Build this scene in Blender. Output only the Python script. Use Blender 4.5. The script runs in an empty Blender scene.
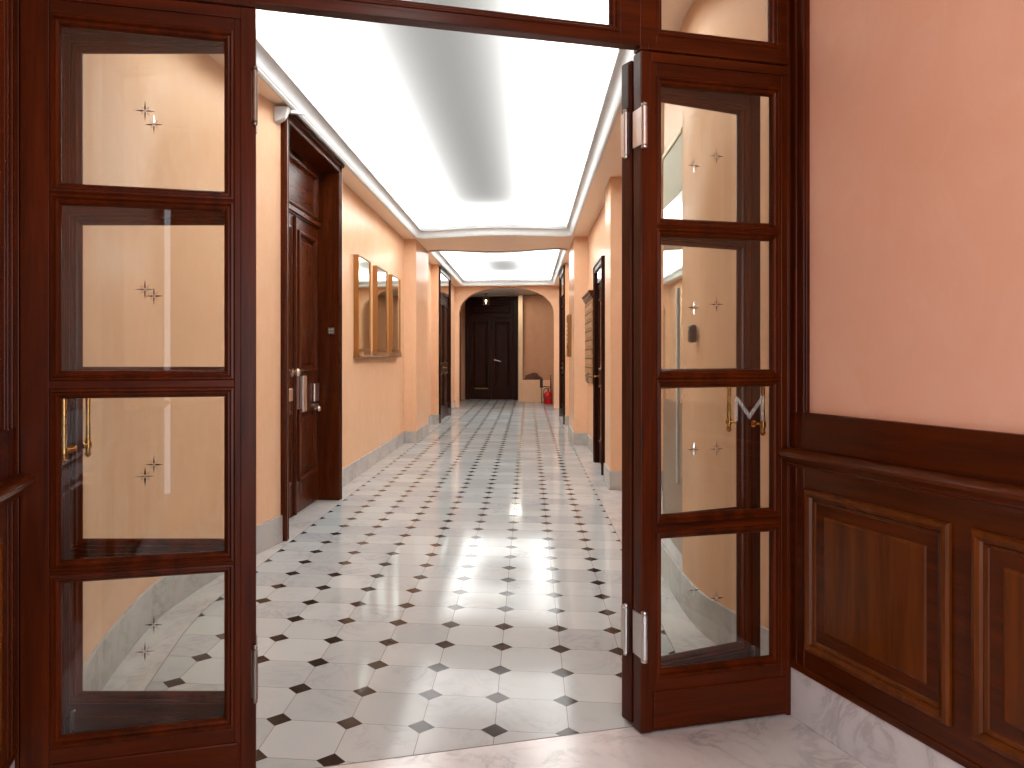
import bpy, bmesh, math, random
from mathutils import Vector, Matrix
random.seed(7)
C = bpy.context.scene.collection
PI = math.pi
CAM_H = 1.3                       # eye height
YAW = math.atan(80.5 / 768.0)     # camera turned left of the corridor axis
VB = math.radians(20.3)           # entrance hall axis turned left of the corridor axis


def hall(u, w):                   # entrance-hall frame (u along the glazed screen, w deep) -> world
    c, s = math.cos(VB), math.sin(VB)
    return (u * c - w * s, u * s + w * c)


def srgb(r, g, b):
    f = lambda v: (v / 12.92 if v <= 0.04045 else ((v + 0.055) / 1.055) ** 2.4)
    return (f(r / 255.0), f(g / 255.0), f(b / 255.0), 1.0)


# ------------------------------------------------------------------ materials
class NT:
    def __init__(self, name):
        self.m = bpy.data.materials.new(name)
        self.m.use_nodes = True
        self.t = self.m.node_tree
        self.t.nodes.clear()
        self.out = self.n('ShaderNodeOutputMaterial')

    def n(self, typ, **kw):
        nd = self.t.nodes.new(typ)
        for k, v in kw.items():
            setattr(nd, k, v)
        return nd

    def l(self, a, b):
        self.t.links.new(a, b)

    def put(self, sock, v):
        if isinstance(v, bpy.types.NodeSocket):
            self.l(v, sock)
        else:
            sock.default_value = v

    def math(self, op, a, b=None, c=None):
        nd = self.n('ShaderNodeMath', operation=op)
        for i, v in enumerate((a, b, c)):
            if v is not None:
                self.put(nd.inputs[i], v)
        return nd.outputs[0]

    def coords(self, scale=(1, 1, 1), which='Object'):
        tc = self.n('ShaderNodeTexCoord')
        mp = self.n('ShaderNodeMapping')
        self.l(tc.outputs[which], mp.inputs['Vector'])
        mp.inputs['Scale'].default_value = scale
        return mp.outputs[0]

    def noise(self, vec, scale, detail=4.0, rough=0.55, dist=0.0):
        nd = self.n('ShaderNodeTexNoise')
        self.l(vec, nd.inputs['Vector'])
        nd.inputs['Scale'].default_value = scale
        nd.inputs['Detail'].default_value = detail
        nd.inputs['Roughness'].default_value = rough
        nd.inputs['Distortion'].default_value = dist
        return nd.outputs[0]

    def ramp(self, fac, stops):
        nd = self.n('ShaderNodeValToRGB')
        self.l(fac, nd.inputs[0])
        e = nd.color_ramp.elements
        while len(e) < len(stops):
            e.new(0.5)
        for el, (p, c) in zip(e, stops):
            el.position = p
            el.color = c
        return nd.outputs[0]

    def mix(self, fac, a, b, blend='MIX'):
        nd = self.n('ShaderNodeMix', data_type='RGBA', blend_type=blend)
        self.put(nd.inputs[0], fac)
        self.put(nd.inputs[6], a)
        self.put(nd.inputs[7], b)
        return nd.outputs[2]

    def bump(self, h, strength, dist=0.01):
        nd = self.n('ShaderNodeBump')
        self.l(h, nd.inputs['Height'])
        nd.inputs['Strength'].default_value = strength
        nd.inputs['Distance'].default_value = dist
        return nd.outputs[0]

    def pbr(self, color, rough=0.5, metal=0.0, spec=0.5, normal=None, coat=0.0, coat_rough=0.1):
        p = self.n('ShaderNodeBsdfPrincipled')
        self.put(p.inputs['Base Color'], color)
        self.put(p.inputs['Roughness'], rough)
        self.put(p.inputs['Metallic'], metal)
        self.put(p.inputs['Specular IOR Level'], spec)
        self.put(p.inputs['Coat Weight'], coat)
        self.put(p.inputs['Coat Roughness'], coat_rough)
        if normal is not None:
            self.l(normal, p.inputs['Normal'])
        self.l(p.outputs[0], self.out.inputs[0])
        return self.m


    def polished(self, color, rough, gain, normal=None, power=1.4, cap=0.55):
        """worn polished stone: diffuse body under a thin, partly worn gloss"""
        d = self.n('ShaderNodeBsdfDiffuse')
        self.put(d.inputs['Color'], color)
        g = self.n('ShaderNodeBsdfGlossy')
        self.put(g.inputs['Roughness'], rough)
        f = self.n('ShaderNodeFresnel')
        f.inputs['IOR'].default_value = 1.5
        if normal is not None:
            self.l(normal, g.inputs['Normal'])
        m = self.n('ShaderNodeMixShader')
        self.put(m.inputs[0], self.math('MINIMUM', self.math('MULTIPLY', self.math('POWER', f.outputs[0], power), gain), cap))
        self.l(d.outputs[0], m.inputs[1])
        self.l(g.outputs[0], m.inputs[2])
        self.l(m.outputs[0], self.out.inputs[0])
        return self.m


def m_plain(name, col, rough=0.5, metal=0.0, spec=0.5, coat=0.0):
    t = NT(name)
    v = t.coords()
    n = t.noise(v, 18.0, 3)
    c = t.mix(n, tuple(x * 0.9 for x in col[:3]) + (1,), tuple(min(1, x * 1.08) for x in col[:3]) + (1,))
    return t.pbr(c, rough, metal, spec, None, coat)


def m_wood(name, dark, light, axis, rough=0.3, scale=1.0, spec=0.13, coat=0.02):
    t = NT(name)
    sc = [14 * scale, 14 * scale, 14 * scale]
    sc[axis] = 0.9 * scale
    v = t.coords(tuple(sc))
    n1 = t.noise(v, 1.6, 6, 0.6, 0.7)
    n2 = t.noise(v, 7.0, 4, 0.6, 0.2)
    f = t.math('ADD', t.math('MULTIPLY', n1, 0.75), t.math('MULTIPLY', n2, 0.25))
    c = t.ramp(f, [(0.32, dark), (0.68, light)])
    r = t.math('ADD', rough - 0.06, t.math('MULTIPLY', n2, 0.14))
    return t.pbr(c, r, 0, spec, t.bump(n2, 0.06, 0.004), coat, 0.14)


def m_plaster(name, c0, c1, c2, rough=0.24, spec=0.5):
    t = NT(name)
    v = t.coords()
    n1 = t.noise(v, 0.9, 6, 0.62, 0.6)
    n2 = t.noise(t.coords((3.0, 3.0, 1.6)), 2.2, 7, 0.68, 1.2)
    c = t.mix(t.math('MULTIPLY', t.math('SUBTRACT', n1, 0.3), 2.2), c0, c1)
    f2 = t.ramp(n2, [(0.45, (0, 0, 0, 1)), (0.75, (1, 1, 1, 1))])
    c = t.mix(t.math('MULTIPLY', f2, 0.45), c, c2)
    r = t.math('ADD', rough - 0.08, t.math('MULTIPLY', n2, 0.2))
    b = t.bump(t.noise(v, 1.7, 4, 0.5), 0.05, 0.02)
    return t.polished(c, r, spec, b, 1.3, 0.5)


def m_marble(name, base, vein, scale=1.0, rough=0.2, amount=0.7, worn=0.0):
    t = NT(name)
    v = t.coords((scale, scale, scale))
    n0 = t.noise(v, 1.3, 5, 0.6, 0.4)
    n1 = t.noise(v, 2.4, 8, 0.62, 1.6)
    a = t.math('ABSOLUTE', t.math('SUBTRACT', n1, 0.5))
    vn = t.ramp(a, [(0.0, (1, 1, 1, 1)), (0.045, (0.28, 0.28, 0.28, 1)), (0.16, (0, 0, 0, 1))])
    patch = t.ramp(n0, [(0.4, (0, 0, 0, 1)), (0.7, (1, 1, 1, 1))])
    f = t.math('MULTIPLY', vn, t.math('MULTIPLY', patch, amount))
    mid = tuple((base[i] * 0.72 + vein[i] * 0.28) for i in range(3)) + (1,)
    c = t.mix(n0, base, mid)
    c = t.mix(f, c, vein)
    if worn:
        return t.polished(c, rough, worn)
    return t.pbr(c, rough, 0, 0.5)


def m_metal(name, col, rough=0.28):
    t = NT(name)
    n = t.noise(t.coords(), 40, 3)
    return t.pbr(col, t.math('ADD', rough - 0.05, t.math('MULTIPLY', n, 0.12)), 1.0)


def m_glass(name, tint=(0.97, 0.985, 0.975, 1)):
    t = NT(name)
    geo = t.n('ShaderNodeNewGeometry')
    ior = t.math('ADD', 1.5, t.math('MULTIPLY', geo.outputs['Backfacing'], 1 / 1.5 - 1.5))
    fr = t.n('ShaderNodeFresnel')
    t.l(ior, fr.inputs['IOR'])
    tr = t.n('ShaderNodeBsdfTransparent')
    tr.inputs[0].default_value = tint
    gl = t.n('ShaderNodeBsdfGlossy')
    gl.inputs['Roughness'].default_value = 0.0
    mx = t.n('ShaderNodeMixShader')
    t.l(fr.outputs[0], mx.inputs[0])
    t.l(tr.outputs[0], mx.inputs[1])
    t.l(gl.outputs[0], mx.inputs[2])
    t.l(mx.outputs[0], t.out.inputs[0])
    return t.m


def m_cut(name):                   # ground facets of the cut star: half clear, half bright gloss
    t = NT(name)
    tr = t.n('ShaderNodeBsdfTransparent')
    tr.inputs[0].default_value = (0.35, 0.3, 0.27, 1)
    gl = t.n('ShaderNodeBsdfGlossy')
    gl.inputs['Roughness'].default_value = 0.08
    mx = t.n('ShaderNodeMixShader')
    mx.inputs[0].default_value = 0.5
    t.l(tr.outputs[0], mx.inputs[1])
    t.l(gl.outputs[0], mx.inputs[2])
    t.l(mx.outputs[0], t.out.inputs[0])
    return t.m


def m_frost(name):
    t = NT(name)
    tr = t.n('ShaderNodeBsdfTransparent')
    df = t.n('ShaderNodeBsdfDiffuse')
    df.inputs[0].default_value = (0.85, 0.85, 0.83, 1)
    tl = t.n('ShaderNodeBsdfTranslucent')
    tl.inputs[0].default_value = (0.85, 0.85, 0.83, 1)
    m1 = t.n('ShaderNodeMixShader')
    t.l(df.outputs[0], m1.inputs[1])
    t.l(tl.outputs[0], m1.inputs[2])
    m2 = t.n('ShaderNodeMixShader')
    m2.inputs[0].default_value = 0.2
    t.l(tr.outputs[0], m2.inputs[1])
    t.l(m1.outputs[0], m2.inputs[2])
    t.l(m2.outputs[0], t.out.inputs[0])
    return t.m


def m_membrane(name):
    t = NT(name)
    tl = t.n('ShaderNodeBsdfTranslucent')
    tl.inputs[0].default_value = (0.9, 0.9, 0.88, 1)
    df = t.n('ShaderNodeBsdfDiffuse')
    df.inputs[0].default_value = (0.8, 0.79, 0.76, 1)
    gl = t.n('ShaderNodeBsdfGlossy')
    gl.inputs['Roughness'].default_value = 0.35
    m1 = t.n('ShaderNodeMixShader')
    m1.inputs[0].default_value = 0.06
    t.l(tl.outputs[0], m1.inputs[1])
    t.l(df.outputs[0], m1.inputs[2])
    t.l(m1.outputs[0], t.out.inputs[0])
    return t.m


def m_emit(name, col, s):
    t = NT(name)
    e = t.n('ShaderNodeEmission')
    e.inputs[0].default_value = col
    e.inputs[1].default_value = s
    t.l(e.outputs[0], t.out.inputs[0])
    return t.m


def m_tiles(name):
    """white marble octagons with small dark marble squares set at the corners"""
    t = NT(name)
    S = 0.2565
    X0, Y0 = 0.1395, 3.435
    tc = t.n('ShaderNodeTexCoord')
    sp = t.n('ShaderNodeSeparateXYZ')
    t.l(tc.outputs['Object'], sp.inputs[0])
    x = t.math('DIVIDE', t.math('SUBTRACT', sp.outputs[0], X0), S)
    y = t.math('DIVIDE', t.math('SUBTRACT', sp.outputs[1], Y0), S)
    dx = t.math('ABSOLUTE', t.math('SUBTRACT', x, t.math('ROUND', x)))
    dy = t.math('ABSOLUTE', t.math('SUBTRACT', y, t.math('ROUND', y)))
    dsum = t.math('ADD', dx, dy)
    dot = t.math('LESS_THAN', dsum, 0.185)
    jd = t.math('LESS_THAN', t.math('ABSOLUTE', t.math('SUBTRACT', dsum, 0.188)), 0.006)
    ln = t.math('LESS_THAN', t.math('MINIMUM', dx, dy), 0.0055)
    joint = t.math('MAXIMUM', jd, ln)
    cx, cy = t.math('FLOOR', x), t.math('FLOOR', y)
    cmb = t.n('ShaderNodeCombineXYZ')
    t.l(cx, cmb.inputs[0])
    t.l(cy, cmb.inputs[1])
    wn = t.n('ShaderNodeTexWhiteNoise')
    wn.noise_dimensions = '2D'
    t.l(cmb.outputs[0], wn.inputs['Vector'])
    off = t.n('ShaderNodeVectorMath', operation='SCALE')
    t.l(wn.outputs['Color'], off.inputs[0])
    off.inputs['Scale'].default_value = 23.0
    vec = t.n('ShaderNodeVectorMath', operation='ADD')
    t.l(tc.outputs['Object'], vec.inputs[0])
    t.l(off.outputs[0], vec.inputs[1])
    n1 = t.noise(vec.outputs[0], 4.2, 8, 0.62, 1.4)
    n0 = t.noise(vec.outputs[0], 2.2, 3, 0.5)
    a = t.math('ABSOLUTE', t.math('SUBTRACT', n1, 0.5))
    vein = t.ramp(a, [(0.0, (1, 1, 1, 1)), (0.03, (0.25, 0.25, 0.25, 1)), (0.1, (0, 0, 0, 1))])
    patch = t.ramp(n0, [(0.45, (0, 0, 0, 1)), (0.72, (1, 1, 1, 1))])
    base = t.mix(wn.outputs['Value'], srgb(193, 199, 200), srgb(173, 179, 181))
    base = t.mix(t.math('MULTIPLY', patch, 0.4), base, srgb(167, 173, 178))
    base = t.mix(t.math('MULTIPLY', t.math('MULTIPLY', vein, patch), 0.55), base, srgb(140, 136, 140))
    dark = t.mix(n1, srgb(42, 33, 29), srgb(66, 54, 47))
    c = t.mix(joint, base, srgb(140, 128, 120))
    c = t.mix(dot, c, dark)
    r = t.math('ADD', 0.04, t.math('MULTIPLY', n0, 0.09))
    hn = t.noise(tc.outputs['Object'], 3.0, 3, 0.5)
    b = t.bump(t.math('ADD', hn, t.math('MULTIPLY', wn.outputs['Value'], 0.6)), 0.1, 0.004)
    return t.polished(c, r, 1.15, b)


M = {}
WD, WL = srgb(40, 10, 1), srgb(86, 30, 2)
for ax, k in ((0, 'x'), (2, 'z')):
    M['wood_' + k] = m_wood('mahogany_' + k, WD, WL, ax)
    M['door_' + k] = m_wood('dark_door_wood_' + k, srgb(46, 14, 2), srgb(92, 37, 7), ax, 0.28)
    M['oak_' + k] = m_wood('brown_panel_wood_' + k, *((srgb(54, 20, 3), srgb(96, 41, 8)) if k == 'x' else (srgb(66, 29, 4), srgb(110, 54, 11))), ax, 0.3, 1.0, 0.2)
    M['walnut_' + k] = m_wood('near_black_wood_' + k, srgb(30, 9, 2), srgb(54, 20, 4), ax, 0.34, 1.0, 0.14, 0.0)
M['wood_y'] = m_wood('mahogany_y', WD, WL, 1)
M['peach'] = m_plaster('peach_polished_plaster', srgb(229, 188, 154), srgb(224, 178, 142), srgb(234, 199, 170), 0.2)
M['pink'] = m_plaster('pink_polished_plaster', srgb(230, 182, 158), srgb(222, 168, 140), srgb(234, 192, 170), 0.4, 0.3)
M['soffit'] = m_plaster('beige_soffit_paint', srgb(236, 208, 178), srgb(232, 202, 170), srgb(238, 212, 184), 0.55, 0.3)
M['tan'] = m_plaster('tan_wall_paint', srgb(205, 160, 128), srgb(196, 150, 118), srgb(212, 170, 140), 0.35, 0.4)
M['white'] = m_plain('white_gesso', srgb(196, 199, 200), 0.5)
M['whitebox'] = m_plain('grey_housing', srgb(30, 30, 30), 0.9)
M['marble'] = m_marble('grey_white_marble', srgb(190, 187, 183), srgb(112, 112, 112), 2.2, 0.22, 0.6)
M['slab'] = m_marble('white_veined_marble_slab', srgb(216, 213, 213), srgb(120, 116, 122), 1.5, 0.16, 0.9)
M['skirt'] = m_marble('white_marble_skirting', srgb(232, 234, 238), srgb(140, 138, 146), 1.6, 0.2, 0.7)
M['tiles'] = m_tiles('octagon_marble_tiles')
M['border'] = m_marble('marble_border', srgb(204, 200, 197), srgb(128, 126, 128), 2.6, 0.1, 0.55, 1.15)
M['joint'] = m_plain('joint_grout', srgb(120, 112, 106), 0.7)
M['glass'] = m_glass('clear_glass')
M['cut'] = m_cut('cut_glass')
M['frost'] = m_frost('frosted_lettering')
M['membrane'] = m_membrane('stretched_ceiling_membrane')
M['brass'] = m_metal('polished_brass', srgb(186, 138, 72), 0.25)
M['oldbrass'] = m_metal('aged_brass', srgb(150, 112, 66), 0.35)
M['bronze'] = m_plain('bronze_lacquer', srgb(168, 128, 86), 0.35)
M['gold'] = m_metal('gilt_frame', srgb(172, 122, 70), 0.45)
M['steel'] = m_metal('satin_steel', srgb(205, 200, 198), 0.32)
M['pewter'] = m_metal('pewter', srgb(140, 128, 118), 0.36)
M['mirror'] = m_metal('mirror_silver', srgb(226, 228, 220), 0.02)
M['greymirror'] = m_metal('tinted_mirror', srgb(196, 196, 176), 0.03)
M['black'] = m_plain('black_rubber', srgb(24, 22, 22), 0.45)
M['darkplastic'] = m_plain('dark_bronze_case', srgb(58, 44, 38), 0.4)
M['red'] = m_plain('red_enamel', srgb(196, 22, 20), 0.25)
M['darkred'] = m_plain('dark_red_band', srgb(120, 16, 14), 0.3)
M['plate'] = m_metal('pale_nickel', srgb(205, 184, 172), 0.35)
M['leather'] = m_plain('brown_leather', srgb(84, 44, 26), 0.6)
M['cream'] = m_plaster('cream_reflected_light', srgb(240, 214, 176), srgb(236, 206, 164), srgb(244, 222, 190), 0.14, 0.6)  # pale cream carries the light reflected on the wall end
M['darkstone'] = m_marble('dark_grey_stone', srgb(98, 90, 86), srgb(60, 56, 54), 3.0, 0.2, 0.6)
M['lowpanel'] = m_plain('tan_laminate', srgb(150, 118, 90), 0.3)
M['greygreen'] = m_plain('grey_green_paint', srgb(166, 160, 134), 0.5)
M['tag'] = m_plain('ivory_label', srgb(222, 205, 170), 0.5)


# ------------------------------------------------------------------ mesh helpers
class MB:
    def __init__(self):
        self.v, self.f = [], []

    def add(self, vs, fs):
        o = len(self.v)
        self.v += [tuple(p) for p in vs]
        self.f += [tuple(i + o for i in q) for q in fs]
        return self

    def box(self, x0, x1, y0, y1, z0, z1):
        return self.add([(x0, y0, z0), (x1, y0, z0), (x1, y1, z0), (x0, y1, z0), (x0, y0, z1), (x1, y0, z1), (x1, y1, z1), (x0, y1, z1)],
                        [(3, 2, 1, 0), (4, 5, 6, 7), (0, 1, 5, 4), (1, 2, 6, 5), (2, 3, 7, 6), (3, 0, 4, 7)])

    def ring(self, x0, x1, z0, z1, prof, fill=False):
        """profile of (inset, y) swept round a rectangle in the xz plane with mitred corners"""
        vs, fs = [], []
        for (i, y) in prof:
            vs += [(x0 + i, y, z0 + i), (x1 - i, y, z0 + i), (x1 - i, y, z1 - i), (x0 + i, y, z1 - i)]
        for k in range(len(prof) - 1):
            a, b = 4 * k, 4 * k + 4
            for j in range(4):
                fs.append((a + j, a + (j + 1) % 4, b + (j + 1) % 4, b + j))
        if fill:
            a = 4 * (len(prof) - 1)
            fs.append((a, a + 1, a + 2, a + 3))
        return self.add(vs, fs)

    def prism(self, poly, z0, z1):
        n = len(poly)
        vs = [(x, y, z0) for x, y in poly] + [(x, y, z1) for x, y in poly]
        fs = [tuple(range(n))[::-1], tuple(range(n, 2 * n))]
        fs += [(i, (i + 1) % n, n + (i + 1) % n, n + i) for i in range(n)]
        return self.add(vs, fs)

    def ribbon(self, path, off, z0, z1):
        """wall slab following an open plan path, thickened sideways by off (sign picks the side)"""
        p2 = offset_path(path, off)
        n = len(path)
        vs = []
        for (a, b) in zip(path, p2):
            vs += [(a[0], a[1], z0), (a[0], a[1], z1), (b[0], b[1], z1), (b[0], b[1], z0)]
        fs = []
        for k in range(n - 1):
            a, b = 4 * k, 4 * k + 4
            for j in range(4):
                fs.append((a + j, a + (j + 1) % 4, b + (j + 1) % 4, b + j))
        fs += [(0, 1, 2, 3), (4 * n - 4, 4 * n - 1, 4 * n - 2, 4 * n - 3)]
        return self.add(vs, fs)

    def tube(self, pts, r, seg=12, caps=True):
        pts = [Vector(p) for p in pts]
        rs = r if isinstance(r, (list, tuple)) else [r] * len(pts)
        vs, fs = [], []
        t0 = (pts[1] - pts[0]).normalized()
        up = Vector((0, 0, 1)) if abs(t0.z) < 0.9 else Vector((1, 0, 0))
        nrm = t0.cross(up).normalized()
        for i, p in enumerate(pts):
            if i == 0:
                t = t0
            elif i == len(pts) - 1:
                t = (pts[-1] - pts[-2]).normalized()
            else:
                t = ((pts[i + 1] - p).normalized() + (p - pts[i - 1]).normalized()).normalized()
            nrm = (nrm - t * nrm.dot(t)).normalized()
            b = t.cross(nrm)
            for k in range(seg):
                a = 2 * PI * k / seg
                vs.append(p + (nrm * math.cos(a) + b * math.sin(a)) * rs[i])
        for i in range(len(pts) - 1):
            for k in range(seg):
                fs.append((i * seg + k, i * seg + (k + 1) % seg, (i + 1) * seg + (k + 1) % seg, (i + 1) * seg + k))
        if caps:
            fs.append(tuple(range(seg))[::-1])
            fs.append(tuple(range((len(pts) - 1) * seg, len(pts) * seg)))
        return self.add(vs, fs)

    def lathe(self, c, prof, seg=20, axis='z'):
        """profile of (radius, height) turned round an axis through c"""
        vs, fs = [], []
        for (r, h) in prof:
            for k in range(seg):
                a = 2 * PI * k / seg
                p, q = r * math.cos(a), r * math.sin(a)
                if axis == 'z':
                    vs.append((c[0] + p, c[1] + q, c[2] + h))
                else:
                    vs.append((c[0] + p, c[1] + h, c[2] + q))
        n = len(prof)
        for i in range(n - 1):
            for k in range(seg):
                fs.append((i * seg + k, i * seg + (k + 1) % seg, (i + 1) * seg + (k + 1) % seg, (i + 1) * seg + k))
        fs.append(tuple(range(seg))[::-1])
        fs.append(tuple(range((n - 1) * seg, n * seg)))
        return self.add(vs, fs)

    def build(self, name, mat, parent=None, bevel=0.0, smooth=False, seg=2):
        me = bpy.data.meshes.new(name)
        me.from_pydata(self.v, [], self.f)
        bm = bmesh.new()
        bm.from_mesh(me)
        bmesh.ops.recalc_face_normals(bm, faces=bm.faces)
        bm.to_mesh(me)
        bm.free()
        if smooth:
            me.shade_smooth() if hasattr(me, 'shade_smooth') else None
            try:
                me.set_sharp_from_angle(angle=math.radians(38))
            except Exception:
                pass
        me.materials.append(mat)
        o = bpy.data.objects.new(name, me)
        C.objects.link(o)
        if parent:
            o.parent = parent
        if bevel:
            b = o.modifiers.new('bevel', 'BEVEL')
            b.width = bevel
            b.segments = seg
            b.limit_method = 'ANGLE'
            b.angle_limit = math.radians(40)
        return o


def offset_path(path, off):
    out = []
    n = len(path)
    for i in range(n):
        nn = []
        if i > 0:
            d = Vector((path[i][0] - path[i - 1][0], path[i][1] - path[i - 1][1])).normalized()
            nn.append(Vector((-d.y, d.x)))
        if i < n - 1:
            d = Vector((path[i + 1][0] - path[i][0], path[i + 1][1] - path[i][1])).normalized()
            nn.append(Vector((-d.y, d.x)))
        if len(nn) == 2:
            m = (nn[0] + nn[1]).normalized()
            k = off / max(0.35, m.dot(nn[0]))
        else:
            m, k = nn[0], off
        out.append((path[i][0] + m.x * k, path[i][1] + m.y * k))
    return out


def smooth_path(pts, n=4):
    out = []
    P = [pts[0]] + list(pts) + [pts[-1]]
    for i in range(1, len(P) - 2):
        for k in range(n):
            t = k / n
            q = []
            for j in (0, 1):
                a, b, c, d = P[i - 1][j], P[i][j], P[i + 1][j], P[i + 2][j]
                q.append(0.5 * (2 * b + (c - a) * t + (2 * a - 5 * b + 4 * c - d) * t * t + (3 * b - a - 3 * c + d) * t ** 3))
            out.append(tuple(q))
    out.append(tuple(pts[-1]))
    return out


def thing(name, label, cat, loc=(0, 0, 0), rot=0.0, group=None):
    o = bpy.data.objects.new(name, None)
    o.empty_display_size = 0.1
    C.objects.link(o)
    o.location = loc
    o.rotation_euler = (0, 0, rot)
    o['label'] = label
    o['category'] = cat
    if group:
        o['group'] = group
    return o


def tag(o, label, cat, group=None):
    o['label'] = label
    o['category'] = cat
    if group:
        o['group'] = group
    return o


def struct(o):
    o['kind'] = 'structure'
    return o


# ------------------------------------------------------------------ room shell
ZC = 3.03
LW, RW = -1.84, 0.855             # plaster faces of the corridor walls
ARCH_Y = 19.15

left_curve = smooth_path([(-1.382, 2.08), (-1.50, 2.40), (-1.611, 2.706), (-1.679, 2.953), (-1.722, 3.128), (-1.763, 3.308),
                          (-1.800, 3.495), (-1.820, 3.68), (-1.825, 3.90), (-1.815, 4.3), (-1.775, 4.75), (-1.735, 5.05), (-1.708, 5.228)])
right_curve = smooth_path([(1.054, 3.00), (0.97, 3.222), (0.898, 3.415), (0.850, 3.545), (0.820, 3.639), (0.800, 3.749),
                           (0.786, 3.92), (0.782, 4.03)])


def plaster_off(path, d):
    return offset_path(path, d)


# left wall
wl = MB()
pl = plaster_off(left_curve, 0.015)
wl.ribbon(pl, 0.12, 0, ZC)
wl.box(LW - 0.12, LW, 5.27, 6.76, 2.97, ZC)
wl.ribbon([(LW, 6.76), (LW, 11.3), (-1.66, 11.3), (-1.66, 12.7), (LW, 12.7), (LW, 14.55), (-1.71, 14.55), (-1.71, 14.62), (LW, 14.62), (LW, ARCH_Y)], 0.12, 0, ZC)
struct(wl.build('wall_left', M['peach'], smooth=True))
# closed wall behind the left doorway
struct(MB().box(-2.6, -2.5, 5.0, 7.0, 0, ZC).build('wall_left_room', M['tan']))

# right wall
wr = MB()
pr = plaster_off(right_curve, -0.012)
wr.ribbon(pr + [(0.79, 4.07)], -0.12, 0, ZC)
wr.ribbon([(0.80, 4.07), (0.80, 4.66), (1.35, 4.66), (1.35, 7.56), (0.79, 7.56), (0.79, 8.1), (RW, 8.1), (RW, 11.3), (0.66, 11.3), (0.66, 12.7), (RW, 12.7),
           (RW, 14.55), (0.685, 14.55), (0.685, 14.62), (RW, 14.62), (RW, ARCH_Y)], -0.12, 0, ZC)
struct(wr.build('wall_right', M['peach'], smooth=True))

# wall with the rounded arch, and its jambs
wa = MB()
AXL, AXR, AT = -1.735, 0.625, 0.28
arc = [(AXL, 0.0)]
cxm, hw = (AXL + AXR) / 2, (AXR - AXL) / 2
for k in range(25):
    a = PI - PI * k / 24
    c, s = math.cos(a), math.sin(a)
    e = 2 / 2.25
    arc.append((cxm + hw * math.copysign(abs(c) ** e, c), 2.30 + 0.70 * abs(s) ** e))
arc.append((AXR, 0.0))
outer = [(-2.3, 0.0), (-2.3, 3.3), (1.3, 3.3), (1.3, 0.0)]
for (y) in (ARCH_Y, ARCH_Y + AT):
    for i in range(len(arc) - 1):
        (xa, za), (xb, zb) = arc[i], arc[i + 1]
        if i == 0:
            wa.add([(-2.3, y, 0), (xa, y, za), (xb, y, zb), (-2.3, y, zb)], [(0, 1, 2, 3)])
            wa.add([(-2.3, y, zb), (xb, y, zb), (xb, y, 3.3), (-2.3, y, 3.3)], [(0, 1, 2, 3)])
        elif i == len(arc) - 2:
            wa.add([(xb, y, 0), (1.3, y, 0), (1.3, y, za), (xa, y, za)], [(0, 1, 2, 3)])
            wa.add([(xa, y, za), (1.3, y, za), (1.3, y, 3.3), (xa, y, 3.3)], [(0, 1, 2, 3)])
        else:
            wa.add([(xa, y, za), (xb, y, zb), (xb, y, 3.3), (xa, y, 3.3)], [(0, 1, 2, 3)])
for i in range(len(arc) - 1):
    (xa, za), (xb, zb) = arc[i], arc[i + 1]
    wa.add([(xa, ARCH_Y, za), (xb, ARCH_Y, zb), (xb, ARCH_Y + AT, zb), (xa, ARCH_Y + AT, za)], [(0, 1, 2, 3)])
struct(wa.build('wall_arch', M['peach']))

# lobby behind the arch
EY = 22.7
we = MB()
we.box(-2.4, 1.4, EY, EY + 0.1, 0, 3.4)
struct(we.build('wall_end', M['tan']))
struct(MB().ribbon([(-1.98, ARCH_Y + AT), (-1.98, EY)], 0.1, 0, 3.4).build('wall_lobby_left', M['peach']))
nic = [(1.1, ARCH_Y + AT), (1.1, 20.6)] + [(1.1 - 1.0 * (1 - math.cos(k * PI / 20)), 20.6 + 1.55 * math.sin(k * PI / 20)) for k in range(1, 11)] + [(-0.20, 22.15)]
struct(MB().ribbon(nic, -0.08, 0, 3.4).build('wall_lobby_right', M['tan'], smooth=True))
struct(MB().box(-0.285, -0.165, 21.9, EY - 0.11, 0, 3.04).build('trim_lobby_pier', M['cream'], bevel=0.006))  # wall end, its reflected light put into the cream colour
struct(MB().box(-0.215, 0.60, 21.55, 22.1, 0, 0.62).build('trim_lobby_ledge', M['peach'], bevel=0.01))

# entrance hall
UL, UR, WB = -0.66, 1.9, -1.35


def quad_wall(name, u0, w0, u1, w1, z0, z1, thick, mat):
    return struct(MB().ribbon([hall(u0, w0), hall(u1, w1)], thick, z0, z1).build(name, mat))


quad_wall('wall_hall_right', UR, WB, UR, 2.44, 0, ZC, -0.14, M['pink'])
quad_wall('wall_hall_left', UL, WB, UL, 2.44, 0, ZC, 0.06, M['pink'])
wb = MB()
for (a, b, z0, z1) in ((-0.8, -0.655, 0, ZC), (-0.60, 0.15, 0, ZC), (-0.655, -0.60, 0, 0.2), (-0.655, -0.60, 2.5, ZC), (0.15, 1.55, 2.45, ZC), (1.55, 2.1, 0, ZC)):
    wb.ribbon([hall(a, WB), hall(b, WB)], -0.12, z0, z1)
struct(wb.build('wall_hall_front', M['pink']))

# floors (z = 0, three pieces meeting edge to edge)
JW = 2.445
jl, jr = hall(-0.72, JW), hall(2.2, JW)


def poly_floor(name, poly, mat):
    return struct(MB().prism(poly, -0.06, 0.0).build(name, mat))


def on_joint(x):
    t = (x - jl[0]) / (jr[0] - jl[0])
    return (x, jl[1] + t * (jr[1] - jl[1]))


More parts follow.
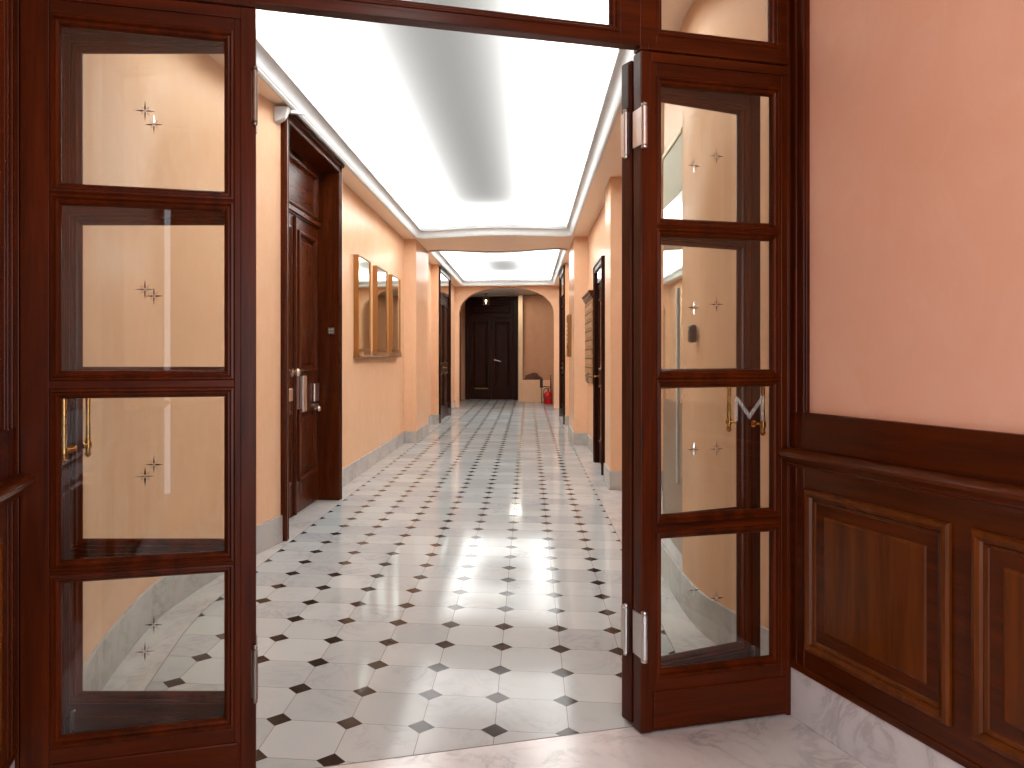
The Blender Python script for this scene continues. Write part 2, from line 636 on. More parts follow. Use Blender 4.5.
bl_line = [on_joint(-1.40)[:2], (-1.456, 2.722), (-1.527, 3.07), (-1.60, 3.42), (-1.645, 3.75), (-1.653, 4.1), (-1.653, EY)]
fld = bl_line + [(0.642, EY), on_joint(0.642)]
poly_floor('floor', fld[::-1], M['tiles'])
poly_floor('floor_border_left', [on_joint(-1.95)] + [(-2.6, 3.0), (-2.6, EY)] + bl_line[::-1], M['border'])
poly_floor('floor_border_right', [on_joint(0.642), on_joint(1.45), (1.45, EY), (0.642, EY)], M['border'])
poly_floor('floor_hall', [hall(-0.8, WB - 0.5), hall(2.2, WB - 0.5), hall(2.2, JW), hall(-0.8, JW)], M['slab'])
jn = MB()
jn.ribbon(bl_line, 0.004, -0.01, 0.0006)
jn.ribbon([on_joint(0.642), (0.642, EY)], 0.004, -0.01, 0.0006)
jn.ribbon([on_joint(-1.6), on_joint(1.2)], 0.004, -0.01, 0.0006)
struct(jn.build('trim_floor_joint', M['joint']))

# baseboards
BH = 0.185
bb = MB()
bb.ribbon(left_curve, 0.02, 0, BH)
bb.ribbon([(-1.825, 6.80), (-1.825, 11.285), (-1.645, 11.285), (-1.645, 12.715), (-1.825, 12.715), (-1.825, 14.535), (-1.70, 14.535)], 0.02, 0, BH - 0.01)
bb.ribbon([(-1.825, 16.7), (-1.825, ARCH_Y)], 0.02, 0, BH - 0.01)
struct(bb.build('baseboard_left', M['marble'], bevel=0.004))
bb = MB()
bb.ribbon(right_curve + [(0.782, 4.68), (1.33, 4.68), (1.33, 7.545), (0.775, 7.545), (0.775, 8.1), (0.84, 8.1), (0.84, 8.42)], -0.02, 0, BH)
bb.ribbon([(0.84, 9.56), (0.84, 11.285), (0.645, 11.285), (0.645, 12.715), (0.84, 12.715), (0.84, 14.535), (0.68, 14.535)], -0.02, 0, BH - 0.01)
bb.ribbon([(0.84, 16.7), (0.84, ARCH_Y)], -0.02, 0, BH - 0.01)
struct(bb.build('baseboard_right', M['marble'], bevel=0.004))
bb = MB()
bb.ribbon([hall(UR - 0.018, WB), hall(UR - 0.018, 2.38)], -0.02, 0, 0.18)
struct(bb.build('baseboard_hall_right', M['skirt'], bevel=0.004))
bb = MB()
bb.ribbon([hall(UL + 0.018, WB), hall(UL + 0.018, 2.38)], 0.02, 0, 0.18)
struct(bb.build('baseboard_hall_left', M['skirt'], bevel=0.004))


# ------------------------------------------------------------------ ceiling with two lit coffers
def coffer_outline(x0, x1, y0, y1, amp0, amp1, r=0.16, n=28):
    """closed plan outline, counter-clockwise; the end edges bow inwards in the middle"""
    pts = []
    L = x1 - x0

    def end(y, amp, sgn):
        out = []
        for k in range(n + 1):
            t = -1 + 2 * k / n
            x = (x0 + x1) / 2 + t * (L / 2 - r)
            tt = (x - (x0 + x1) / 2) / (L / 2)
            out.append((x, y + sgn * amp * 0.5 * (1 + math.cos(PI * tt))))
        return out
    near = end(y0, amp0, 1)
    far = end(y1, amp1, -1)[::-1]
    pts += near
    for k in range(1, 8):
        a = -PI / 2 + PI / 2 * k / 8
        pts.append((x1 - r + r * math.cos(a), near[-1][1] + r + r * math.sin(a)))
    pts.append((x1, y0 + r))
    pts.append((x1, y1 - r))
    for k in range(1, 8):
        a = PI / 2 * k / 8
        pts.append((x1 - r + r * math.cos(a), far[0][1] - r + r * math.sin(a)))
    pts += far
    for k in range(1, 8):
        a = PI / 2 + PI / 2 * k / 8
        pts.append((x0 + r + r * math.cos(a), far[-1][1] - r + r * math.sin(a)))
    pts.append((x0, y1 - r))
    pts.append((x0, y0 + r))
    for k in range(1, 8):
        a = PI + PI / 2 * k / 8
        pts.append((x0 + r + r * math.cos(a), near[0][1] + r + r * math.sin(a)))
    return pts


def inset_loop(pts, d):
    n = len(pts)
    out = []
    for i in range(n):
        a, b, c = Vector(pts[i - 1]), Vector(pts[i]), Vector(pts[(i + 1) % n])
        d1, d2 = (b - a).normalized(), (c - b).normalized()
        n1, n2 = Vector((-d1.y, d1.x)), Vector((-d2.y, d2.x))
        m = (n1 + n2).normalized()
        k = d / max(0.5, m.dot(n1))
        out.append((b.x + m.x * k, b.y + m.y * k))
    return out


COF = [coffer_outline(-1.63, 0.62, 3.0, 11.13, 0.0, 0.20), coffer_outline(-1.63, 0.62, 12.48, 18.75, 0.27, 0.0)]

bm = bmesh.new()
edges = []
for loop in ([(-3.2, -3.2), (3.4, -3.2), (3.4, ARCH_Y + 0.1), (-3.2, ARCH_Y + 0.1)], COF[0], COF[1]):
    vs = [bm.verts.new((x, y, ZC)) for x, y in loop]
    edges += [bm.edges.new((vs[i], vs[(i + 1) % len(vs)])) for i in range(len(vs))]
bmesh.ops.triangle_fill(bm, use_beauty=True, use_dissolve=False, edges=edges)
me = bpy.data.meshes.new('ceiling')
bm.to_mesh(me)
bm.free()
me.materials.append(M['soffit'])
o = bpy.data.objects.new('ceiling', me)
C.objects.link(o)
struct(o)

for ci, out in enumerate(COF):
    mb = MB()
    prof = [(0.0, ZC + 0.002), (-0.012, ZC - 0.004), (-0.012, ZC - 0.02), (0.006, ZC - 0.026), (0.018, ZC - 0.016), (0.02, ZC - 0.004)]
    for k in range(7):
        a = k / 6 * PI / 2
        prof.append((0.026 + 0.05 * (1 - math.cos(a)), ZC + 0.002 + 0.072 * math.sin(a)))
    prof += [(0.088, ZC + 0.074), (0.088, ZC + 0.098), (0.074, ZC + 0.098), (0.074, ZC + 0.12)]
    loops = [inset_loop(out, d) for d, z in prof]
    n = len(out)
    vs, fs = [], []
    for lp, (d, z) in zip(loops, prof):
        vs += [(x, y, z) for x, y in lp]
    for k in range(len(prof) - 1):
        for i in range(n):
            fs.append((k * n + i, k * n + (i + 1) % n, (k + 1) * n + (i + 1) % n, (k + 1) * n + i))
    mb.add(vs, fs)
    struct(mb.build('trim_cornice' if ci == 0 else 'trim_cornice_far', M['white'], smooth=True))
    # stretched translucent membrane
    mem = inset_loop(out, 0.05)
    mb = MB()
    mb.add([(x, y, ZC + 0.112) for x, y in mem], [tuple(range(n))])
    struct(mb.build('ceiling_membrane' if ci == 0 else 'ceiling_membrane_far', M['membrane']))
    if ci == 0:
        struct(MB().box(-1.398, -1.394, 3.2, 10.7, ZC + 0.1105, ZC + 0.1115).build('ceiling_seam', M['white']))
    # housing above
    xs = [p[0] for p in out]
    ys = [p[1] for p in out]
    x0, x1, y0, y1 = min(xs) - 0.03, max(xs) + 0.03, min(ys) - 0.03, max(ys) + 0.03
    hs = MB()
    zt = ZC + 0.46
    hs.box(x0 - 0.05, x1 + 0.05, y0 - 0.05, y1 + 0.05, zt, zt + 0.05)
    hs.box(x0 - 0.05, x0, y0, y1, ZC + 0.001, zt)
    hs.box(x1, x1 + 0.05, y0, y1, ZC + 0.001, zt)
    hs.box(x0, x1, y0 - 0.05, y0, ZC + 0.001, zt)
    hs.box(x0, x1, y1, y1 + 0.05, ZC + 0.001, zt)
    struct(hs.build('ceiling_housing' if ci == 0 else 'ceiling_housing_far', M['whitebox']))


def area(name, loc, rot, sx, sy, power, col=(1, 1, 1)):
    L = bpy.data.lights.new(name, 'AREA')
    L.shape = 'RECTANGLE'
    L.size, L.size_y = sx, sy
    L.energy = power
    L.color = col
    o = bpy.data.objects.new(name, L)
    C.objects.link(o)
    o.location = loc
    o.rotation_euler = rot
    return o


LZ = ZC + 0.335
LC = (1.0, 0.995, 0.985)
PW = 15.6                          # watts per metre of tube
for (y0, y1, xl, xr, ends) in ((3.1, 10.9, -1.33, 0.32, (10.45, 9.8)), (12.8, 18.6, -1.30, 0.29, (13.2, 18.2, 17.2, 14.4))):
    yc, ln = (y0 + y1) / 2, y1 - y0
    area('tube_lamp', (xl, yc, LZ), (0, 0, 0), 0.50, ln, PW * ln, LC)
    area('tube_lamp', (xr, yc, LZ), (0, 0, 0), 0.50, ln, PW * ln, LC)
    for ye in ends:
        area('tube_lamp', ((xl + xr) / 2, ye, LZ), (0, 0, 0), 1.0, 0.5, PW * 1.0, LC)

# lobby ceiling with a shallow white tray moulding
lc = MB()
lc.box(-2.4, 1.5, ARCH_Y + AT, EY, 3.045, 3.10)
struct(lc.build('ceiling_lobby', M['white']))
lt = MB()
for (i, z0) in ((0.0, 3.02), (0.14, 3.032)):
    lt.box(-1.9 + i, -0.4 - i, 19.9 + i, 19.95 + i, z0, 3.045)
    lt.box(-1.9 + i, -0.4 - i, 22.3 - i, 22.35 - i, z0, 3.045)
    lt.box(-1.9 + i, -1.85 + i, 19.95 + i, 22.3 - i, z0, 3.045)
    lt.box(-0.45 - i, -0.4 - i, 19.95 + i, 22.3 - i, z0, 3.045)
struct(lt.build('trim_lobby_tray', M['white'], bevel=0.008))

# ------------------------------------------------------------------ glazed timber screen
PZ = [(1.785, 2.215), (1.255, 1.718), (0.73, 1.18), (0.214, 0.655)]
TH = 0.046
MW = 0.03                          # moulding width round each pane


def star_mesh(cx, cz, y, s=0.030, sd=0.020):
    """eight-pointed star cut in the glass: four long facetted arms, four short diagonal ones"""
    mb = MB()
    for yy, sg in ((y, -1),):
        for k in range(8):
            a = PI / 4 * k
            ln, wd = (s, 0.0030) if k % 2 == 0 else (sd, 0.0009)
            st = 0.0 if k % 2 == 0 else 0.006
            d = Vector((math.cos(a), 0, math.sin(a)))
            p = Vector((-math.sin(a), 0, math.cos(a)))
            c = Vector((cx, yy, cz))
            q = [c + d * st, c + d * (st + 0.28 * (ln - st)) + p * wd, c + d * ln, c + d * (st + 0.28 * (ln - st)) - p * wd,
                 c + d * (st + 0.2 * (ln - st)) + Vector((0, sg * 0.0022, 0))]
            mb.add(q, [(0, 1, 4), (1, 2, 4), (2, 3, 4), (3, 0, 4), (0, 3, 2, 1)])
    return mb


def pane_moulding(mb, x0, x1, z0, z1, T, depth=0.0):
    """bolection moulding front and back, x0..z1 = visible glass"""
    m = MW
    pf = [(0, 0.010), (0.0, 0.001), (0.003, -0.002), (0.009, -0.003), (0.013, 0.002), (0.0135, 0.006), (0.018, 0.005), (0.024, 0.009), (0.029, 0.017), (m, 0.022)]
    mb.ring(x0 - m, x1 + m, z0 - m, z1 + m, pf)
    mb.ring(x0 - m, x1 + m, z0 - m, z1 + m, [(i, T - y) for i, y in pf])


def glazed_leaf(root, W, gx0, gx1, zb, zt, pz, sl, sr, star=True, stile_mats=('wood_z', 'wood_x')):
    """stiles, rails, four glass panes with cut stars, bottom panel; x 0..W, y 0..TH (front 0)"""
    T = TH
    st = MB()
    st.box(0, gx0 - MW, 0, T, zb, zt)
    st.box(gx1 + MW, W, 0, T, zb, zt)
    st.box(0.001, sl, -0.005, T + 0.005, zb + 0.001, zt - 0.001)          # proud outer edges
    st.box(W - sr, W - 0.001, -0.005, T + 0.005, zb + 0.001, zt - 0.001)
    stile = st.build('stile', M[stile_mats[0]], root, bevel=0.002)
    tops = [zt] + [a - MW for a, b in pz]
    bots = [b + MW for a, b in pz] + [zb]
    for i, (a, b) in enumerate(zip(tops, bots)):
        rl = MB().box(gx0 - MW, gx1 + MW, 0.001, T - 0.001, b, a)
        if i == 0:
            rl.box(sl, W - sr, -0.005, T + 0.005, zt - 0.035, zt - 0.002)
        rl.build('rail', M[stile_mats[1]], root, bevel=0.0015)
    md = MB()
    for (a, b) in pz:
        pane_moulding(md, gx0, gx1, a, b, T)
    md.build('glazing_bead', M['wood_z'], root)
    bp = MB()
    bp.box(sl + 0.006, W - sr - 0.006, -0.006, T + 0.006, zb + 0.012, pz[-1][0] - 0.07)
    bp.build('bottom_panel', M['wood_x'], root, bevel=0.005)
    panes = []
    for (a, b) in pz:
        p = MB().box(gx0 - 0.012, gx1 + 0.012, T / 2 - 0.002, T / 2 + 0.002, a - 0.012, b + 0.012).build('glass_pane', M['glass'], root)
        if star:
            s = star_mesh((gx0 + gx1) / 2, (a + b) / 2, T / 2 - 0.0022).build('cut_star', M['cut'], p)
            s['label'] = 'small eight-pointed star cut in the glass'
        panes.append(p)
    return panes


def at_hall(u, w, z=0.0):
    x, y = hall(u, w)
    return (x, y, z)


WF = 2.385
# fixed side panels in the plane of the screen
sl_ = thing('glazed_side_panel', 'tall glazed mahogany side panel with four star-cut panes, filling the left side of the entrance', 'side panel',
            at_hall(-0.631, WF), VB)
glazed_leaf(sl_, 0.643, 0.103, 0.550, 0.006, 2.344, [(1.794, 2.243), (1.257, 1.731), (0.714, 1.176), (0.213, 0.648)], 0.075, 0.045)
sr_ = thing('glazed_side_panel', 'tall glazed mahogany side panel standing against the pink wall and the wood wainscot', 'side panel',
            at_hall(1.288, WF), VB)
panes_r = glazed_leaf(sr_, 0.632, 0.090, 0.530, 0.006, 2.344, [(1.778, 2.237), (1.250, 1.713), (0.749, 1.188), (0.214, 0.663)], 0.042, 0.045)
# frosted letter on the third pane of the right panel
lm = MB()
cx, cz, hw_, hh, sw = 0.444, 1.109, 0.060, 0.044, 0.012
yy0, yy1 = TH / 2 - 0.0032, TH / 2 - 0.0021


def stroke(pts):
    n = len(pts)
    lm.add([(x, yy0, z) for x, z in pts] + [(x, yy1, z) for x, z in pts],
           [tuple(range(n)), tuple(range(n, 2 * n))[::-1]] + [(i, (i + 1) % n, n + (i + 1) % n, n + i) for i in range(n)])


stroke([(cx - hw_, cz - hh), (cx - hw_ + sw, cz - hh), (cx - hw_ + sw, cz + hh - 0.022), (cx, cz - hh + 0.004 + 0.0), (cx + hw_ - sw, cz + hh - 0.022), (cx + hw_ - sw, cz - hh), (cx + hw_, cz - hh),
        (cx + hw_, cz + hh), (cx + hw_ - sw, cz + hh), (cx, cz - hh + 0.028), (cx - hw_ + sw, cz + hh), (cx - hw_, cz + hh)])
lt_ = lm.build('frosted_letter', M['frost'], panes_r[2])
lt_['label'] = 'pale frosted letter M on the glass'


def barrel(mb, x, y, z0, z1, r):
    h = z1 - z0
    mb.lathe((x, y, z0), [(0.002, -0.012), (r * 0.8, -0.010), (r * 0.95, -0.004), (r * 0.6, 0.0), (r, 0.002), (r, h * 0.5 - 0.001), (r * 0.9, h * 0.5), (r, h * 0.5 + 0.001), (r, h - 0.002),
                          (r * 0.6, h), (r * 0.95, h + 0.004), (r * 0.8, h + 0.010), (0.002, h + 0.012)], 16)


for (z0, z1) in ((2.00, 2.155), (0.27, 0.42)):
    hb = MB()
    barrel(hb, 0.640, -0.013, z0, z1, 0.0085)
    hb.box(0.630, 0.6435, -0.007, 0.035, z0 + 0.004, z1 - 0.004)
    hb.build('hinge', M['pewter'], sl_, smooth=True)['label'] = 'slim pewter hinge barrel'
for (z0, z1) in ((2.017, 2.15), (0.264, 0.418)):
    hb = MB()
    barrel(hb, 0.006, -0.016, z0, z1, 0.012)
    hb.box(-0.004, 0.012, -0.012, 0.046, z0 + 0.003, z1 - 0.003)
    hb.build('hinge', M['steel'], sr_, smooth=True)['label'] = 'broad satin steel hinge'

# transoms over the screen
def transom(name, u0, u1, z0, z1, px0, px1, pz0, pz1):
    r = bpy.data.objects.new(name, None)
    C.objects.link(r)
    r.location = at_hall(u0, WF)
    r.rotation_euler = (0, 0, VB)
    r['kind'] = 'structure'
    W = u1 - u0
    f = MB()
    a0, a1, b0, b1 = px0 - u0, px1 - u0, pz0, pz1
    f.box(0, a0 - MW, 0, TH, z0, z1)
    f.box(a1 + MW, W, 0, TH, z0, z1)
    f.box(a0 - MW, a1 + MW, 0.0005, TH, z0, b0 - MW)
    f.box(a0 - MW, a1 + MW, 0.0005, TH, b1 + MW, z1)
    f.box(0.028, W - 0.028, -0.004, TH + 0.004, z0 + 0.001, z0 + 0.026)
    pane_moulding(f, a0, a1, b0, b1, TH)
    f.build('frame', M['wood_x'], r, bevel=0.0015)
    MB().box(a0 - 0.012, a1 + 0.012, TH / 2 - 0.002, TH / 2 + 0.002, b0 - 0.012, b1 + 0.012).build('glass_pane', M['glass'], r)
    return r


transom('window_1', -0.631, 0.011, 2.350, 3.02, -0.528, -0.081, 2.431, 2.93)
transom('window_2', 0.0112, 1.2878, 2.362, 3.02, 0.12, 1.182, 2.430, 2.93)
transom('window_3', 1.288, 1.92, 2.350, 3.02, 1.380, 1.812, 2.434, 2.93)
hd = MB()
for (u0, u1) in ((-0.66, 1.93),):
    hd.box(u0 + 0.66, u1 + 0.66, 0.004, 0.10, 3.0, 3.03)
ho = hd.build('trim_screen_head', M['wood_x'])
ho.location = at_hall(-0.66, WF)
ho.rotation_euler = (0, 0, VB)
struct(ho)
# wall posts (casing against the hall walls)
for nm, u, sg in (('trim_post_right', UR, -1), ('trim_post_left', UL, 1)):
    mb = MB()
    q = lambda a, b, w0, w1, zb=0.0: mb.box(min(a, b), max(a, b), w0 - WF, w1 - WF, zb, 3.02)
    q(u, u + sg * 0.016, 2.300, WF - 0.001, 0.18)
    q(u, u + sg * 0.022, 2.306, 2.318, 0.18)
    q(u, u + sg * 0.022, 2.345, 2.357, 0.18)
    q(u - sg * 0.05, u + sg * 0.027, WF - 0.001, 2.44)
    po = mb.build(nm, M['wood_z'], bevel=0.003)
    po.location = at_hall(0, WF)
    po.rotation_euler = (0, 0, VB)
    struct(po)


# the two door leaves, folded open behind the side panels
def pull_handle(root, x, y, sgn, z0, z1, r=0.0085):
    """brass D pull standing off the stile at y in direction sgn"""
    o_ = 0.052 * sgn
    mb = MB()
    mb.tube([(x, y + o_, z0 - 0.012), (x, y + o_, z0), (x, y + o_, (z0 + z1) / 2), (x, y + o_, z1), (x, y + o_, z1 + 0.012)], [r * 0.9, r * 1.05, r * 0.85, r * 1.05, r * 0.9], 14)
    for z in (z0 + 0.012, z1 - 0.012):
        mb.tube([(x, y, z), (x, y + o_, z)], 0.006, 10)
        mb.tube([(x, y - 0.001 * sgn, z), (x, y + 0.006 * sgn, z)], 0.014, 14)
        mb.lathe((x, y + o_, z), [(r, -0.012), (r * 1.35, -0.010), (r * 1.35, 0.010), (r, 0.012)], 14)
    for zz, s in ((z0 - 0.012, -1), (z1 + 0.012, 1)):
        mb.lathe((x, y + o_, zz), [(r * 1.0, 0.0), (r * 1.25, 0.006 * s), (r * 0.8, 0.014 * s), (0.001, 0.018 * s)], 14)
    return mb.build('pull_handle', M['brass'], root, smooth=True)


LZP = [(1.785, 2.215), (1.252, 1.700), (0.726, 1.18), (0.213, 0.655)]
# right leaf: hinge near, free edge far
dr = thing('glazed_door_leaf', 'open glazed door leaf with brass pulls, folded behind the side panel by the pink wall', 'door leaf',
           at_hall(1.285, 2.452), VB + math.atan2(0.057, 0.36))
glazed_leaf(dr, 0.600, 0.090, 0.512, 0.012, 2.334, LZP, 0.042, 0.042, stile_mats=('wood_z', 'wood_x'))
pull_handle(dr, 0.558, -0.005, -1, 1.03, 1.215)
pull_handle(dr, 0.545, TH + 0.005, 1, 1.03, 1.215)
for (z0, z1) in ((2.005, 2.155), (0.258, 0.416)):
    hb = MB()
    barrel(hb, -0.010, 0.012, z0, z1, 0.009)
    hb.box(-0.006, -0.0005, 0.006, 0.046, z0, z1)
    for zz in (0.02, 0.06, 0.1):
        hb.tube([(-0.0075, 0.032, z0 + zz), (-0.005, 0.032, z0 + zz)], 0.004, 8)
    hb.build('hinge', M['steel'], dr, smooth=True)
for (z0, z1) in ((2.17, 2.325),):
    MB().box(-0.006, -0.0004, 0.004, 0.042, z0, z1).build('edge_bolt', M['darkplastic'], dr, bevel=0.002)
mb = MB()
mb.box(0.545, 0.565, -0.012, -0.004, 0.10, 0.20)
mb.tube([(0.555, -0.014, 0.02), (0.555, -0.014, 0.19)], 0.005, 8)
mb.build('floor_bolt', M['pewter'], dr, smooth=True)

# left leaf: hinge at x = W, free edge at x = 0
dxl, dyl = 0.9688, -0.2478
free = (0.002 - 0.628 * dxl, 2.462 - 0.628 * dyl)
dl = thing('glazed_door_leaf', 'open glazed door leaf with brass pulls, folded back behind the side panel on the left', 'door leaf',
           at_hall(free[0], free[1]), VB - math.radians(14.35))
LZL = [(1.80, 2.247), (1.265, 1.708), (0.726, 1.19), (0.247, 0.665)]
glazed_leaf(dl, 0.628, 0.088, 0.538, 0.030, 2.334, LZL, 0.042, 0.042)
pull_handle(dl, 0.070, -0.005, -1, 1.00, 1.2)
pull_handle(dl, 0.068, TH + 0.005, 1, 1.00, 1.2)
mb = MB()
mb.box(0.066, 0.076, -0.010, -0.004, 0.14, 0.20)
mb.tube([(0.071, -0.013, 0.04), (0.071, -0.013, 0.20)], 0.004, 8)
mb.tube([(0.071, -0.013, 0.195), (0.083, -0.018, 0.205)], 0.004, 8)
mb.build('floor_bolt', M['steel'], dl, smooth=True)
for (z0, z1) in ((2.00, 2.155), (0.27, 0.42)):
    MB().box(0.6283, 0.634, 0.004, 0.036, z0, z1).build('hinge', M['pewter'], dl)

# ------------------------------------------------------------------ wainscot in the entrance hall
RP = [(0, 0.004), (0.0, -0.010), (0.006, -0.017), (0.016, -0.019), (0.026, -0.014), (0.031, -0.004), (0.034, -0.006), (0.042, -0.003), (0.048, 0.004), (0.078, 0.006), (0.086, -0.004), (0.092, -0.006)]


def wainscot(root, L, first, pitch, pw, n):
    """x along the wall from the screen outwards, y into the wall"""
    b = MB()
    b.box(0, L, 0.0, 0.016, 0.18, 0.93)
    b.box(0, L, -0.006, 0.0, 0.18, 0.205)
    b.build('backing_board', M['oak_x'], root, bevel=0.002)
    r = MB()
    prof = [(0.0, 0.90), (-0.010, 0.902), (-0.012, 0.912), (-0.026, 0.918), (-0.030, 0.926), (-0.044, 0.934), (-0.052, 0.944), (-0.052, 0.954), (-0.044, 0.963), (-0.02, 0.968), (0.0, 0.970), (0.014, 0.970), (0.014, 0.90)]
    n_ = len(prof)
    r.add([(0, y, z) for y, z in prof] + [(L, y, z) for y, z in prof], [(i, (i + 1) % n_, n_ + (i + 1) % n_, n_ + i) for i in range(n_)] + [tuple(range(n_)), tuple(range(n_, 2 * n_))])
    r.build('chair_rail', M['oak_x'], root, smooth=True)
    t = MB().box(0, L, -0.004, 0.016, 0.968, 1.10)
    t.build('top_board', M['wood_x'], root, bevel=0.003)
    for k in range(n):
        x0 = first + k * pitch
        p = MB()
        p.ring(x0, x0 + pw, 0.270, 0.835, RP, fill=True)
        p.build('raised_panel', M['oak_z'], root)


# right: facing -u. local -y -> -u ; local x -> -w (from the screen towards the camera)
wsr = thing('wainscot', 'dark brown wood wainscot with raised panels and chair rail under the pink wall', 'wainscot',
            at_hall(UR - 0.017, WF - 0.008), VB - PI / 2)
wainscot(wsr, 3.6, 0.083, 0.642, 0.574, 5)
# left: facing +u. local -y -> +u ; local x -> +w : run from the front wall to the screen
wsl = thing('wainscot', 'strip of dark wood wainscot with chair rail at the far left edge', 'wainscot',
            at_hall(UL + 0.017, WF - 0.008 - 3.6), VB + PI / 2)
wainscot(wsl, 3.6, 0.30, 0.642, 0.574, 5)


# ------------------------------------------------------------------ panelled doors along the corridor
DP = [(0.0, 0.004), (0.0, -0.012), (0.008, -0.020), (0.020, -0.021), (0.032, -0.012), (0.036, 0.006), (0.040, 0.010), (0.066, 0.012), (0.078, 0.002), (0.084, 0.0)]


def door_leaf(root, name, x0, x1, z0, z1, y, T, splits, wz, wx):
    """frame-and-panel leaf: splits = [(panel bottom, panel top), ...]; front face at y"""
    lf = MB()
    sw = 0.095 if (x1 - x0) > 0.5 else 0.075
    lf.box(x0, x0 + sw, y, y + T, z0, z1)
    lf.box(x1 - sw, x1, y, y + T, z0, z1)
    zs = [z0] + [v for s in splits for v in s] + [z1]
    for a, b in zip(zs[0::2], zs[1::2]):
        lf.box(x0 + sw, x1 - sw, y + 0.0005, y + T, a, b)
    lf.box(x0 + sw, x1 - sw, y + 0.012, y + T - 0.004, z0, z1)
    o_ = lf.build(name, M[wz], root, bevel=0.002)
    for (a, b) in splits:
        p = MB()
        p.ring(x0 + sw, x1 - sw, a, b, [(i, y + v) for i, v in DP], fill=True)
        p.build('raised_panel', M[wz], o_)
    return o_


def casing(root, W, Ht, cw, depth, wz, profile=True):
    c = MB()
    c.box(0, cw, 0.0, depth, 0, Ht)
    c.box(W - cw, W, 0.0, depth, 0, Ht)
    c.box(cw, W - cw, 0.0, depth, Ht - cw, Ht)
    if profile:
        for a, b, y in ((0.0, 0.022, -0.012), (cw - 0.018, cw - 0.004, -0.006)):
            c.box(a, b, y, 0.0, 0, Ht - a)
            c.box(W - b, W - a, y, 0.0, 0, Ht - a)
            c.box(b, W - b, y, 0.0, Ht - b, Ht - a)
    return c.build('casing', M[wz], root, bevel=0.004)


# big two-leaf door on the left
d1 = thing('panelled_double_door', 'large dark wood double door with fanlight panel, nearest door on the left corridor wall', 'door',
           (-1.69, 5.22, 0), PI / 2)
W1 = 1.60
casing(d1, W1, 3.018, 0.07, 0.24, 'door_z')
mb = MB()
mb.box(-0.012, W1 + 0.012, -0.03, 0.02, 2.998, 3.026)
mb.build('head_cap', M['door_x'], d1, bevel=0.006)
YD = 0.19
mb = MB()
mb.box(0.07, W1 - 0.07, YD - 0.01, YD + 0.05, 2.43, 2.50)
mb.box(0.07, W1 - 0.07, YD - 0.028, YD - 0.01, 2.445, 2.485)
mb.box(0.07, W1 - 0.07, YD, YD + 0.05, 2.90, 2.948)
mb.box(0.07, 0.13, YD, YD + 0.05, 2.50, 2.90)
mb.box(W1 - 0.13, W1 - 0.07, YD, YD + 0.05, 2.50, 2.90)
tf = mb.build('transom_frame', M['door_x'], d1, bevel=0.004)
mb = MB()
mb.ring(0.13, W1 - 0.13, 2.50, 2.90, [(0, YD + 0.006), (0, YD - 0.016), (0.012, YD - 0.022), (0.03, YD - 0.016), (0.045, YD + 0.004), (0.055, YD + 0.01)], fill=True)
mb.build('transom_panel', M['door_x'], tf)
lfA = door_leaf(d1, 'leaf', 0.075, W1 / 2 - 0.003, 0.012, 2.428, YD, 0.045, [(0.27, 0.86), (1.16, 2.33)], 'door_z', 'door_x')
lfB = door_leaf(d1, 'leaf', W1 / 2 + 0.003, W1 - 0.075, 0.012, 2.428, YD, 0.045, [(0.27, 0.86), (1.16, 2.33)], 'door_z', 'door_x')
mb = MB()
mb.box(W1 / 2 - 0.022, W1 / 2 + 0.022, YD - 0.016, YD, 0.015, 2.42)
mb.box(W1 / 2 - 0.010, W1 / 2 + 0.010, YD - 0.024, YD - 0.016, 0.015, 2.42)
mb.build('astragal', M['door_z'], lfA, bevel=0.003)
# locks and knobs
mb = MB().box(0.965, 1.075, YD - 0.030, YD + 0.001, 0.83, 1.13)
mb.build('escutcheon_plate', M['plate'], lfB, bevel=0.004)
mb = MB()
mb.lathe((W1 / 2 - 0.05, YD - 0.004, 1.165), [(0.001, -0.065), (0.020, -0.062), (0.032, -0.046), (0.024, -0.028), (0.010, -0.020), (0.012, -0.006), (0.034, -0.003), (0.034, 0.004)], 18, 'y')
mb.build('door_knob', M['plate'], lfA, smooth=True)
mb = MB().box(0.52, 0.70, YD - 0.028, YD + 0.001, 0.94, 1.04)
mb.build('lock_case', M['plate'], lfA, bevel=0.008)
mb = MB()
mb.box(1.34, 1.475, YD - 0.024, YD + 0.001, 0.895, 1.055)
mb.build('lock_plate', M['plate'], lfB, bevel=0.008)
mb = MB()
mb.box(1.34, 1.475, YD - 0.020, YD + 0.001, 0.835, 0.875)
mb.lathe((1.41, YD - 0.002, 0.83), [(0.001, -0.055), (0.020, -0.052), (0.028, -0.036), (0.014, -0.016), (0.016, 0.0)], 16, 'y')
mb.build('lock_cylinder', M['plate'], lfB, smooth=True)
# bell on the jamb
bl = thing('door_bell', 'small square metal bell push on the jamb of the large left door', 'bell', (-1.76, 6.7485, 1.52), 0.0)
mb = MB().box(-0.028, 0.028, -0.018, 0.0, -0.03, 0.03)
mb.build('bell_plate', M['pewter'], bl, bevel=0.005)
mb = MB()
for dx in (-0.011, 0.011):
    for dz in (-0.012, 0.012):
        mb.lathe((dx, -0.0175, dz), [(0.006, 0.0), (0.006, -0.003), (0.001, -0.0045)], 10, 'y')
mb.build('bell_button', M['tag'], bl)

